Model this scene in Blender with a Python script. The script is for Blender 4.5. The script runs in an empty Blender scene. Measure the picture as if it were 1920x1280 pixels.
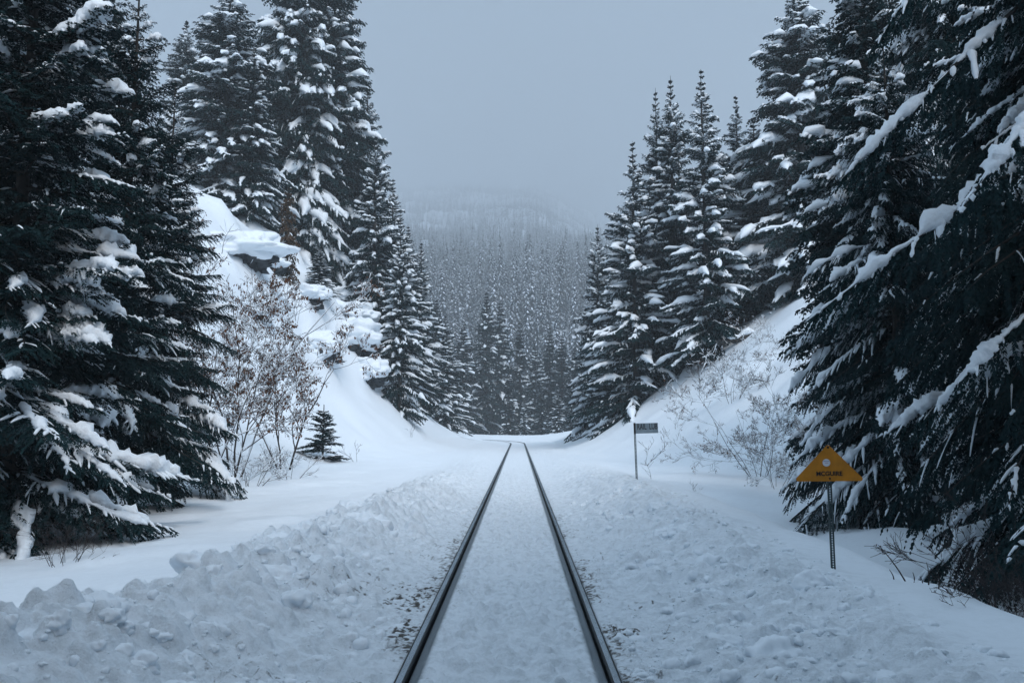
import bpy, math, random
import numpy as np
from mathutils import Vector, Matrix

C = bpy.context.scene.collection
PI = math.pi
# ------------------------------------------------------------------ noise
def _h(ix, iy, iz, seed):
    n = (ix.astype(np.int64)*374761393 + iy.astype(np.int64)*668265263 + iz.astype(np.int64)*1274126177 + seed*974634777) & 0xFFFFFFFF
    n = ((n ^ (n >> 13))*1274126177) & 0xFFFFFFFF
    n = ((n ^ (n >> 16))*2246822519) & 0xFFFFFFFF
    n = n ^ (n >> 15)
    return (n & 0xFFFFFF)/float(0xFFFFFF)

def n2(x, y, seed=0):
    x = np.asarray(x, float); y = np.asarray(y, float)
    ix = np.floor(x); iy = np.floor(y); fx = x-ix; fy = y-iy
    fx = fx*fx*(3-2*fx); fy = fy*fy*(3-2*fy); z = np.zeros_like(ix)
    a = _h(ix, iy, z, seed); b = _h(ix+1, iy, z, seed); c = _h(ix, iy+1, z, seed); d = _h(ix+1, iy+1, z, seed)
    return (a*(1-fx)+b*fx)*(1-fy)+(c*(1-fx)+d*fx)*fy

def n3(p, seed=0):
    i = np.floor(p); f = p-i; f = f*f*(3-2*f)
    r = 0
    for dx in (0, 1):
        for dy in (0, 1):
            for dz in (0, 1):
                w = (f[..., 0] if dx else 1-f[..., 0])*(f[..., 1] if dy else 1-f[..., 1])*(f[..., 2] if dz else 1-f[..., 2])
                r = r + w*_h(i[..., 0]+dx, i[..., 1]+dy, i[..., 2]+dz, seed)
    return r

def fbm(x, y, seed=0, o=4):
    r = 0; a = .5; t = 0
    for k in range(o):
        r = r + a*n2(x*2**k+k*17.3, y*2**k+k*5.7, seed+k); t += a; a *= .5
    return r/t

def clods(x, y, c, seed, dens=.8, flat=.75):
    """heights of half buried lumps scattered on a jittered lattice"""
    wx = (fbm(x/c*2, y/c*2, seed+9, 2)-.5)*.4*c; wy = (fbm(x/c*2, y/c*2, seed+8, 2)-.5)*.4*c
    X = (x+wx)/c; Y = (y+wy)/c
    ix = np.floor(X); iy = np.floor(Y); z = np.zeros_like(ix); best = np.zeros_like(X)
    for dx in (-1, 0, 1):
        for dy in (-1, 0, 1):
            cx = ix+dx; cy = iy+dy
            jx = cx+.5+(_h(cx, cy, z, seed)-.5)*.8; jy = cy+.5+(_h(cx, cy, z+1, seed)-.5)*.8
            r = .28+.5*_h(cx, cy, z+2, seed)**1.5
            on = _h(cx, cy, z+3, seed) < dens
            q = 1-((X-jx)**2+(Y-jy)**2)/r**2
            hh = np.where(on & (q > 0), r*flat*np.maximum(q, 0)**.65, 0)
            best = np.maximum(best, hh)
    return best*c

def sst(a, b, x):
    t = np.clip((x-a)/(b-a), 0, 1); return t*t*(3-2*t)

# ------------------------------------------------------------------ camera maths (photograph: 1920 x 1280)
F = 1650.0
CAM = np.array([.073, 0., 1.75]); PITCH = math.atan(160/F); YAW = math.atan(12/F)
def ray(px, py):
    v = np.array([(px-960)/F, 1., (640-py)/F])
    c, s = math.cos(PITCH), math.sin(PITCH)
    v = np.array([v[0], v[1]*c-v[2]*s, v[1]*s+v[2]*c])
    c, s = math.cos(YAW), math.sin(YAW)
    return np.array([v[0]*c-v[1]*s, v[0]*s+v[1]*c, v[2]])
def at(px, py, Y):
    r = ray(px, py); return CAM+r*(Y/r[1])

# ------------------------------------------------------------------ mesh building
def mesh(name, V, Q=None, T=None, mats=(), mi=None, smooth=True):
    V = np.asarray(V, np.float32)
    me = bpy.data.meshes.new(name)
    nq = 0 if Q is None else len(Q); nt = 0 if T is None else len(T)
    me.vertices.add(len(V)); me.vertices.foreach_set('co', V.ravel())
    loops = []
    if nq: loops.append(np.asarray(Q, np.int32).ravel())
    if nt: loops.append(np.asarray(T, np.int32).ravel())
    L = np.concatenate(loops)
    me.loops.add(len(L)); me.loops.foreach_set('vertex_index', L)
    me.polygons.add(nq+nt)
    st = np.concatenate([np.arange(nq)*4, nq*4+np.arange(nt)*3]).astype(np.int32)
    me.polygons.foreach_set('loop_start', st)
    for m in mats: me.materials.append(m)
    if mi is not None: me.polygons.foreach_set('material_index', np.asarray(mi, np.int32))
    me.polygons.foreach_set('use_smooth', np.full(nq+nt, smooth, bool) if not isinstance(smooth, np.ndarray) else smooth)
    me.update(calc_edges=True)
    return me

def tubes(P, R, M=6, flat=1., nz=0, nseed=0, nscale=6., cap=False):
    """P (N,K,3) centre lines, R (N,K) radii -> verts, quads; open tubes whose ends should taper"""
    P = np.asarray(P, float); N, K, _ = P.shape
    T = np.gradient(P, axis=1); T /= np.linalg.norm(T, axis=2, keepdims=True)+1e-9
    up = np.zeros_like(T); up[..., 2] = 1
    steep = np.abs(T[..., 2]) > .95
    up[steep] = (1, 0, 0)
    S = np.cross(T, up); S /= np.linalg.norm(S, axis=2, keepdims=True)+1e-9
    U = np.cross(S, T)
    a = np.arange(M)/M*2*PI
    V = P[:, :, None, :]+R[:, :, None, None]*(S[:, :, None, :]*np.cos(a)[None, None, :, None]+U[:, :, None, :]*(np.sin(a)*flat)[None, None, :, None])
    if nz:
        q = V*nscale
        d = (n3(q, nseed)-.5)+.6*(n3(q*2.3, nseed+1)-.5)+.35*(n3(q*5.1, nseed+2)-.5)
        V = V+(V-P[:, :, None, :])*(d*nz)[..., None]
    V = V.reshape(-1, 3)
    n = np.arange(N)[:, None, None]*K*M; k = np.arange(K-1)[None, :, None]*M; m = np.arange(M)[None, None, :]; m2 = (m+1) % M
    Q = np.stack([n+k+m, n+k+m2, n+k+M+m2, n+k+M+m], -1).reshape(-1, 4)
    return V, Q

class Acc:
    def __init__(s): s.V = []; s.Q = []; s.M = []; s.n = 0
    def add(s, V, Q, m=0):
        if len(V) == 0: return
        s.V.append(V); s.Q.append(np.asarray(Q)+s.n); s.M.append(np.full(len(Q), m)); s.n += len(V)
    def box(s, lo, hi, m=0):
        x0, y0, z0 = lo; x1, y1, z1 = hi
        V = np.array([(x0, y0, z0), (x1, y0, z0), (x1, y1, z0), (x0, y1, z0), (x0, y0, z1), (x1, y0, z1), (x1, y1, z1), (x0, y1, z1)], float)
        s.add(V, [(0, 3, 2, 1), (4, 5, 6, 7), (0, 1, 5, 4), (1, 2, 6, 5), (2, 3, 7, 6), (3, 0, 4, 7)], m)
    def mesh(s, name, mats, smooth=True):
        return mesh(name, np.concatenate(s.V), np.concatenate(s.Q), None, mats, np.concatenate(s.M), smooth)

def link(name, me, parent=None, loc=None):
    o = bpy.data.objects.new(name, me); C.objects.link(o)
    if parent: o.parent = parent
    if loc is not None: o.location = loc
    return o
def tag(o, label=None, cat=None, group=None, kind=None):
    if label: o['label'] = label
    if cat: o['category'] = cat
    if group: o['group'] = group
    if kind: o['kind'] = kind
    return o
def empty(name, loc, rz=0, sc=(1, 1, 1)):
    o = bpy.data.objects.new(name, None); C.objects.link(o); o.location = loc; o.rotation_euler = (0, 0, rz); o.scale = sc
    o.empty_display_size = .2
    return o

# ------------------------------------------------------------------ materials
def mat(name, col, rough=.8, metal=0, var=.0, vs=5., bump=0, bs=40., spec=.3, col2=None, coords='Object', trans=0):
    m = bpy.data.materials.new(name); m.use_nodes = True; nt = m.node_tree; b = nt.nodes['Principled BSDF']
    b.inputs['Roughness'].default_value = rough; b.inputs['Metallic'].default_value = metal
    b.inputs['Specular IOR Level'].default_value = spec
    b.inputs['Base Color'].default_value = (*col, 1)
    tc = nt.nodes.new('ShaderNodeTexCoord')
    if var or col2:
        nz = nt.nodes.new('ShaderNodeTexNoise'); nz.inputs['Scale'].default_value = vs; nz.inputs['Detail'].default_value = 5
        nt.links.new(tc.outputs[coords], nz.inputs['Vector'])
        r = nt.nodes.new('ShaderNodeValToRGB'); r.color_ramp.elements[0].position = .35; r.color_ramp.elements[1].position = .65
        c2 = col2 or tuple(min(1, c*(1+var)) for c in col); c1 = col if col2 else tuple(c*(1-var) for c in col)
        r.color_ramp.elements[0].color = (*c1, 1); r.color_ramp.elements[1].color = (*c2, 1)
        nt.links.new(nz.outputs['Fac'], r.inputs['Fac']); nt.links.new(r.outputs['Color'], b.inputs['Base Color'])
    if bump:
        n = nt.nodes.new('ShaderNodeTexNoise'); n.inputs['Scale'].default_value = bs; n.inputs['Detail'].default_value = 6
        nt.links.new(tc.outputs[coords], n.inputs['Vector'])
        bp = nt.nodes.new('ShaderNodeBump'); bp.inputs['Strength'].default_value = bump; bp.inputs['Distance'].default_value = .02
        nt.links.new(n.outputs['Fac'], bp.inputs['Height']); nt.links.new(bp.outputs['Normal'], b.inputs['Normal'])
    return m

SNOWC = (.79, .86, .92)
M_snow = mat('snow_on_boughs', SNOWC, .7, bump=.9, bs=22, spec=.2)
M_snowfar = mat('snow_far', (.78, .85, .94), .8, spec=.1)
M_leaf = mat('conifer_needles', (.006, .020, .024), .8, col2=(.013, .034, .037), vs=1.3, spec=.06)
M_leafy = mat('yellow_green_needles', (.05, .09, .035), .75, col2=(.08, .13, .05), vs=2, spec=.15)
M_brownleaf = mat('rusty_foliage', (.085, .042, .025), .8, col2=(.14, .065, .035), vs=4, spec=.1)
M_bark = mat('conifer_bark', (.035, .032, .030), .9, var=.4, vs=6, bump=.8, bs=25)
M_twig = mat('bare_twigs', (.032, .026, .026), .85, var=.3, vs=8)
M_cedar = mat('rusty_cedar_sprays', (.045, .034, .022), .85, col2=(.085, .050, .030), vs=3, spec=.1)
M_rock = mat('dark_rock', (.035, .042, .048), .85, var=.5, vs=1.5, bump=1., bs=5)
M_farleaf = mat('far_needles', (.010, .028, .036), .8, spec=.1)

def snow_ground_mat():
    m = bpy.data.materials.new('ground_snow'); m.use_nodes = True; nt = m.node_tree; b = nt.nodes['Principled BSDF']
    b.inputs['Roughness'].default_value = .65; b.inputs['Specular IOR Level'].default_value = .25
    at_ = nt.nodes.new('ShaderNodeAttribute'); at_.attribute_name = 'dirt'
    tc = nt.nodes.new('ShaderNodeTexCoord')
    nz = nt.nodes.new('ShaderNodeTexNoise'); nz.inputs['Scale'].default_value = 55; nz.inputs['Detail'].default_value = 6; nz.inputs['Roughness'].default_value = .7
    nt.links.new(tc.outputs['Object'], nz.inputs['Vector'])
    mul = nt.nodes.new('ShaderNodeMath'); mul.operation = 'ADD'
    nt.links.new(at_.outputs['Fac'], mul.inputs[0]); nt.links.new(nz.outputs['Fac'], mul.inputs[1])
    mr = nt.nodes.new('ShaderNodeMapRange'); mr.inputs[1].default_value = .86; mr.inputs[2].default_value = 1.25
    nt.links.new(mul.outputs[0], mr.inputs[0])
    mix = nt.nodes.new('ShaderNodeMix'); mix.data_type = 'RGBA'
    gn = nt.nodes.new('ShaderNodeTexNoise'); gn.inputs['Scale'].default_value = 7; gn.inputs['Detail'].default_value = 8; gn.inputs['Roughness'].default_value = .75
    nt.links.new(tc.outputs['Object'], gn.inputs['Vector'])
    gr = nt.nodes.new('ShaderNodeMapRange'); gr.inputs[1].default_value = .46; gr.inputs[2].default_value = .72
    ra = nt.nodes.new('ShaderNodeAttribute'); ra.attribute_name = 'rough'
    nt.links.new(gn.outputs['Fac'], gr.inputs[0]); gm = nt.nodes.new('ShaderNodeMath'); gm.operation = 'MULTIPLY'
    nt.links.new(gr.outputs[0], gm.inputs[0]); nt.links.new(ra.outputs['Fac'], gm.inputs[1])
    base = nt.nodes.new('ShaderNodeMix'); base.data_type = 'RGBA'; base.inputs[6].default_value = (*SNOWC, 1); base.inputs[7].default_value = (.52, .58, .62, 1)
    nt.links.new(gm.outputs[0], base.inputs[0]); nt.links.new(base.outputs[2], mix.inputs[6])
    mix.inputs[7].default_value = (.075, .072, .066, 1)
    nt.links.new(mr.outputs[0], mix.inputs[0])
    sl = nt.nodes.new('ShaderNodeAttribute'); sl.attribute_name = 'slush'
    mix2 = nt.nodes.new('ShaderNodeMix'); mix2.data_type = 'RGBA'
    nt.links.new(mix.outputs[2], mix2.inputs[6]); mix2.inputs[7].default_value = (.19, .225, .25, 1)
    nt.links.new(sl.outputs['Fac'], mix2.inputs[0])
    nt.links.new(mix2.outputs[2], b.inputs['Base Color'])
    n1 = nt.nodes.new('ShaderNodeTexNoise'); n1.inputs['Scale'].default_value = 45; n1.inputs['Detail'].default_value = 5; n1.inputs['Roughness'].default_value = .65
    nt.links.new(tc.outputs['Object'], n1.inputs['Vector'])
    ru = nt.nodes.new('ShaderNodeAttribute'); ru.attribute_name = 'rough'
    bp = nt.nodes.new('ShaderNodeBump'); bp.inputs['Distance'].default_value = .03
    ms = nt.nodes.new('ShaderNodeMapRange'); ms.inputs[3].default_value = .08; ms.inputs[4].default_value = .7
    nt.links.new(ru.outputs['Fac'], ms.inputs[0]); nt.links.new(ms.outputs[0], bp.inputs['Strength'])
    nt.links.new(n1.outputs['Fac'], bp.inputs['Height']); nt.links.new(bp.outputs['Normal'], b.inputs['Normal'])
    return m
M_ground = snow_ground_mat()

# ------------------------------------------------------------------ ground
def xc(y):
    t = np.maximum(np.asarray(y, float)-94, 0); return -t*t/(2*75.)
LP = np.array([(-300, 40), (-60, 30), (-40, 26), (-25, 20), (-18.2, 15.5), (-13.2, 9.6), (-12, 7), (-10.7, 4.2), (-9.1, 2.7), (-6.6, .7), (-4.4, .12), (0, 0)])
RP = np.array([(0, 0), (3.4, .12), (5.2, .9), (8.3, 3.), (12, 5.8), (13.8, 7.6), (15.6, 9.), (25, 14), (45, 22), (300, 40)])
def broad(x, y):
    """large scale shape of the land"""
    shL = np.interp(y, [0, 12, 20, 30, 38, 45, 52, 65, 95, 130], [14, 13, 10.5, 7., 5, 3.2, 2., 0, -.3, 0])
    shR = np.interp(y, [0, 15, 22, 30, 40, 60, 95], [14, 12, 9, 6, 3.2, 0, .2])
    wob = (fbm(x/7, y/7, 31)-.5)*2.2
    zl = np.interp(x+shL+wob*sst(6, 12, -x), LP[:, 0], LP[:, 1])
    zr = np.interp(x-shR+wob*sst(6, 12, x), RP[:, 0], RP[:, 1])
    k = 1-sst(85, 125, y)*.75
    z = (zl+zr)*k
    z = z+sst(3, 12, np.abs(x))*(fbm(x/3.5, y/3.5, 5)-.5)*.5*k*np.clip(z, .25, 1)
    z = z+(fbm(x/2.2, y/3., 77)-.5)*.16*sst(2, 4, np.abs(x-xc(y)))
    # lumpy, boulder-strewn upper part of the left slope
    st = sst(3.2, 6, z)*(1-sst(17, 22, z))*sst(4, 9, -x)*sst(38, 50, y)*(1-sst(74, 88, y))
    z = z+st*(clods(x, y, 2.6, 61, .8, .55)*.9+clods(x, y, 1.2, 62, .8, .6)*.9)
    z = z+.35*sst(2.5, 5, z)*sst(5, 9, x)*sst(30, 45, y)*(1-sst(70, 85, y))*clods(x, y, 2.2, 63, .6, .5)
    # the low bank round the bend, then the land drops to the valley
    z = z+.50*np.exp(-((y-(134+x*.12))/9)**2)*sst(3., 6, np.abs(x-xc(y)))
    z = z-sst(140, 235, y)*13
    # left plain and right hollow close to the camera
    z = z-.78*sst(4.0, 5.9, x)*(1-sst(15, 31, y))
    z = z-.15*sst(4.5, 7, -x)*(1-sst(13, 24, y))
    z = z+.25*np.exp(-((x-8.2)/1.6)**2-((y-18)/3)**2)
    # long soft drifts running beside the track
    return z

def ground(x, y, detail=True):
    x = np.asarray(x, float); y = np.asarray(y, float)
    dx = x-xc(y); ax = np.abs(dx)
    z = broad(x, y)
    bL = .50*np.interp(y, [0, 8, 16, 24, 40, 90], [1, 1, .75, .42, .22, .1])
    cL = np.interp(y, [0, 6, 10, 16, 30, 60], [3.0, 2.75, 2.7, 2.3, 2.3, 2.4])+(n2(y/2.3, y*0, 3)-.5)*.7
    wi = np.where(-dx < cL, .95, .75)
    z = z+bL*(.75+.5*n2(y/1.3, dx*.3, 4))*np.exp(-((-dx-cL)/wi)**2)
    bR = np.interp(y, [0, 7, 10, 16, 22, 34, 60], [.20, .22, .30, .42, .46, .25, .08])
    cR = np.interp(y, [0, 8, 12, 22, 40], [3.9, 3.6, 3.3, 3.0, 2.9])
    z = z+bR*np.exp(-(np.maximum(np.abs(dx-cR)-.35, 0)/.95)**2)
    if detail:
        mL = np.exp(-((-dx-cL+.35)/.75)**2)*np.interp(y, [0, 14, 24, 45, 70], [1, .9, .5, .2, 0])
        mR = sst(.95, 1.8, dx)*(1-sst(2.6, 3.6, dx))*np.interp(y, [0, 10, 18, 34, 60], [.75, .7, .65, .3, 0])
        mL2 = sst(.9, 1.3, -dx)*(1-sst(3.2, 4.2, -dx))*np.interp(y, [0, 30, 60, 90], [1, .6, .25, .05])
        big = clods(x, y, .60, 11, .7, .5); med = clods(x+3, y, .26, 12, .55, .8); sm = clods(x, y+5, .11, 13, .5, .8); ti = clods(x, y+2, .05, 14, .8, .6)
        blk = sst(.46, .54, fbm(x/.45+4, y/.6, 15, 2))*.13
        z = z+mL*(big*.75+med*.65+sm*.35+blk*.25)+mR*(big*.75+med*.65+sm*.4+blk*.1)+mL2*(med*.40+sm*.5)
        near = 1-sst(14, 40, y)
        outer = sst(.80, .95, ax)*(1-sst(2.8, 3.6, ax))
        z = z+outer*near*(ti*.6+sm*.4*sst(.9, 1.5, ax))+outer*(fbm(x*5, y*5, 21, 3)-.5)*.07
        # soft drift texture further out
        z = z+sst(3.2, 4.5, ax)*(.6*fbm(x/1.6, y/1.2, 24, 2)+.4*fbm(x/.7, y/.9, 23, 3)-.5)*.26*(1-sst(40, 80, y))
        # between the rails
        inn = 1-sst(.55, .66, ax)
        z = z+inn*((fbm(x*4, y*3, 25, 3)-.5)*.035+near*(sm*.14*sst(.45, .62, n2(x*1.7, y*1.7, 27))+ti*.12))
        e = (fbm(y*6, dx*4, 29, 2)-.5)*.035
    else:
        e = 0
    # ballast level: snow scraped down round the rails, flangeway groove inside, slot for the rail
    z = np.where(ax < 1.6, z*sst(.7, 1.6, ax)+0*z, z)
    z = z-.022-.004*(1-sst(.8, 1.3, ax))
    if detail:
        z = z+inn*((fbm(x*4, y*3, 25, 3)-.5)*.05+(1-sst(25, 60, y))*(fbm(x*13, y*10, 26, 3)-.5)*.085+near*(sm*.85*sst(.42, .6, n2(x*1.7, y*1.7, 27))+ti*.75*sst(.35, .6, n2(x*2.7, y*2.7, 28))))
        z = z+outer*(1-sst(1.0, 1.6, ax))*(ti*.8*near+(fbm(x*5, y*5, 21, 3)-.45)*.06+sm*.4*near)
        g = sst(.630+e, .648+e, ax)*(1-sst(.785, .795+np.abs(e)*.6, ax))
    else:
        g = sst(.63, .66, ax)*(1-sst(.785, .81, ax))
    z = z-g*(.026+.12*sst(.708, .715, ax))
    return z

def gz(x, y): return float(ground(np.array([x]), np.array([y]))[0])

def hit(px, py, y0=4., y1=120.):
    r = ray(px, py); t = np.geomspace(y0, y1, 2500)/r[1]; P = CAM[None]+r[None]*t[:, None]
    b = np.where(broad(P[:, 0], P[:, 1]) > P[:, 2])[0]
    return P[b[0]] if len(b) else hit(px, py+6)

def build_ground():
    a = list(np.arange(0, .95, .015))
    while a[-1] < 4.6: a.append(a[-1]+.024)
    while a[-1] < 320: a.append(a[-1]*1.035)
    a = np.array(a); xs = np.concatenate([-a[:0:-1], a])
    ys = list(np.arange(-30, 4.6, .4))
    while ys[-1] < 30: ys.append(ys[-1]+max(.017, ys[-1]*.0038))
    while ys[-1] < 150: ys.append(ys[-1]*1.010)
    while ys[-1] < 300: ys.append(ys[-1]*1.03)
    ys = np.array(ys); X, Y = np.meshgrid(xs, ys)
    X = X+xc(Y)*(1-sst(3, 40, np.abs(X)))       # the fine columns follow the bend
    Z = ground(X, Y)
    Z = Z-sst(25, 0, Y)*0
    nx, ny = len(xs), len(ys)
    V = np.stack([X, Y, Z], -1).reshape(-1, 3)
    i = np.arange(nx-1)[None, :]; j = np.arange(ny-1)[:, None]*nx
    Q = np.stack([j+i, j+i+1, j+i+nx+1, j+i+nx], -1).reshape(-1, 4)
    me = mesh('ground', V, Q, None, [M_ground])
    dx = (X-xc(Y)).ravel(); ax = np.abs(dx); x = X.ravel(); y = Y.ravel()
    side = sst(.785, .80, ax)*np.exp(-np.maximum(ax-.80, 0)/.36)
    pat = fbm(x/.5, y/1.1, 51, 3)
    spk = fbm(x/.032, y/.04, 57, 2); spk2 = fbm(x/.10, y/.10, 58, 3)
    dirt = side*(.22+.32*sst(.35, .65, pat)+.55*sst(.45, .72, spk)*sst(.25, .6, pat))*np.interp(y, [5, 12, 20, 45], [1, .8, .55, .15])
    dirt = dirt+(1-sst(1.5, 3.0, ax))*sst(.80, .9, ax)*(.20*sst(.56, .66, spk2)+.5*sst(.60, .70, spk))*sst(.42, .6, fbm(x/.5, y/.6, 53, 3))*(1-sst(8, 18, y))
    dirt = dirt+(1-sst(.62, .66, ax))*(.35*sst(.35, .62, ax)+.10)*sst(.60, .70, fbm(x*9, y*7, 55, 2))*(1-sst(9, 22, y))
    slush = sst(.60, .655, ax+(fbm(y*6, dx*4, 29, 2)-.5)*.03)*(1-sst(.79, .80, ax))
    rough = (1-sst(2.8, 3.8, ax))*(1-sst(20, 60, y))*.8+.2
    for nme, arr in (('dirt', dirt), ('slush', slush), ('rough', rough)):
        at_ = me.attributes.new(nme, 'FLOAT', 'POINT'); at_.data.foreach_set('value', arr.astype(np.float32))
    tag(link('ground', me), kind='structure')
build_ground()

def build_clods():
    g = np.random.default_rng(9)
    def base(sub, seed):
        u = np.linspace(0, PI, sub); v = np.arange(sub*2)/(sub*2)*2*PI; U, W = np.meshgrid(u, v, indexing='ij')
        D = np.stack([np.sin(U)*np.cos(W), np.sin(U)*np.sin(W), np.cos(U)], -1)
        n = n3(D*1.3+seed*3.1+9, seed)-.5+.6*(n3(D*2.8+seed+9, seed+1)-.5)+.3*(n3(D*6+seed+9, seed+2)-.5)
        V = (D*(1+.8*n)[..., None]).reshape(-1, 3); M_ = sub*2
        i = np.arange(sub-1)[:, None]*M_; j = np.arange(M_)[None, :]
        return V, np.stack([i+j, i+M_+j, i+M_+(j+1) % M_, i+(j+1) % M_], -1).reshape(-1, 4)
    Vs = []; Qs = []; n0 = 0
    for sub, cnt, r0, r1, ymax in ((26, 40, .17, .30, 17), (20, 130, .07, .19, 20), (10, 1000, .025, .075, 20), (7, 2600, .008, .024, 13)):
        for k in range(5):
            Vb, Qb = base(sub, k+sub); m = cnt//5; y = 4.6*(ymax/4.6)**(g.random(m)**.8)
            left = g.random(m) < .5; q = g.random(m)
            if sub > 14: ax = np.where(left, 2.55+g.normal(0, .45, m), 1.6+1.3*q)
            else: ax = np.where(left, .88+2.9*q**.8, .88+2.5*q)
            x = np.where(left, -ax, ax); keep = (ax > .86) & ((sub < 14) | left | (g.random(m) < .4)); x = x[keep]; y = y[keep]; m = len(x)
            keep2 = fbm(x/.7, y/.7, 71, 2) > (.42 if sub < 14 else .3); x = x[keep2]; y = y[keep2]; m = len(x)
            r = r0*(r1/r0)**(g.random(m)**1.8); z = ground(x, y)-r*((.05 if sub < 26 else .35)+.35*g.random(m)); a = g.random(m)*6.28; c, sn = np.cos(a)*r, np.sin(a)*r
            X = Vb[None, :, 0]*c[:, None]-Vb[None, :, 1]*sn[:, None]+x[:, None]; Y = Vb[None, :, 0]*sn[:, None]+Vb[None, :, 1]*c[:, None]+y[:, None]
            Z = Vb[None, :, 2]*(r*(.55+.35*g.random(m)))[:, None]+z[:, None]
            Vs.append(np.stack([X, Y, Z], -1).reshape(-1, 3)); Qs.append((Qb[None]+(np.arange(m)*len(Vb))[:, None, None]).reshape(-1, 4)+n0); n0 += m*len(Vb)
    tag(link('snow_clods', mesh('snow_clods', np.concatenate(Vs), np.concatenate(Qs), None, [M_ground])), 'crumbled clods of ploughed snow on the banks beside the rails', 'snow clods', kind='stuff')
build_clods()

# ------------------------------------------------------------------ far hills
CLR = ((-.105, 1280, .011, 90), (-.070, 1500, .012, 60), (-.018, 1650, .022, 60), (-.045, 830, .009, 34), (-.026, 870, .012, 36), (.000, 770, .007, 32),
       (.048, 960, .009, 36), (.072, 800, .020, 30), (.060, 1060, .014, 40), (.02, 1090, .007, 40), (-.10, 1900, .02, 80), (.085, 1100, .012, 40))
def hills(x, y):
    b = np.interp(y, [200, 260, 320, 420, 650, 1100, 1700, 2400, 3300, 3700, 4000], [-16, -8, 18, 51, 103, 213, 371, 581, 881, 1020, 1060])
    a = x/np.maximum(y, 1)
    # on the right the nearer ridge ends and the mountain behind stands back
    b = b-sst(1150, 1800, y)*sst(.01, .13, a)*(.055*y)-sst(1500, 3300, y)*sst(-.06, -.2, -np.abs(a+.03)-.0)*0
    b = b+(fbm(x/45, y/45, 95, 3)-.5)*np.interp(y, [200, 400, 1000, 3000], [2, 9, 18, 30])
    b = b+(fbm(x/160, y/160, 91, 4)-.5)*np.interp(y, [200, 400, 1000, 2000, 3000], [4, 20, 46, 80, 80])
    b = b-sst(.10, .5, np.abs(a))*(-y*.04)
    for ca, cy, wa, wy in CLR:                   # ledges and open knolls face the valley
        q = np.maximum(1-((a-ca)/(wa*1.5))**2-((y-cy-wy*.5)/(wy*1.6))**2, 0); b = b+q*wy*.13*(.4+1.2*fbm(x/14, y/14, 96, 3))
    return b
def build_hills():
    ys = [200.]
    while ys[-1] < 3950: ys.append(ys[-1]*1.012)
    ys = np.array(ys); t = np.linspace(-1, 1, 261); t = np.sign(t)*np.abs(t)**1.4
    Y = np.repeat(ys[:, None], len(t), 1); X = t[None, :]*(260+Y*.62)
    V = np.stack([X, Y, hills(X, Y)], -1).reshape(-1, 3); nx = len(t)
    i = np.arange(nx-1)[None, :]; j = np.arange(len(ys)-1)[:, None]*nx
    Q = np.stack([j+i, j+i+1, j+i+nx+1, j+i+nx], -1).reshape(-1, 4)
    tag(link('hills', mesh('hills', V, Q, None, [M_snowfar])), kind='structure')
build_hills()

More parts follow.
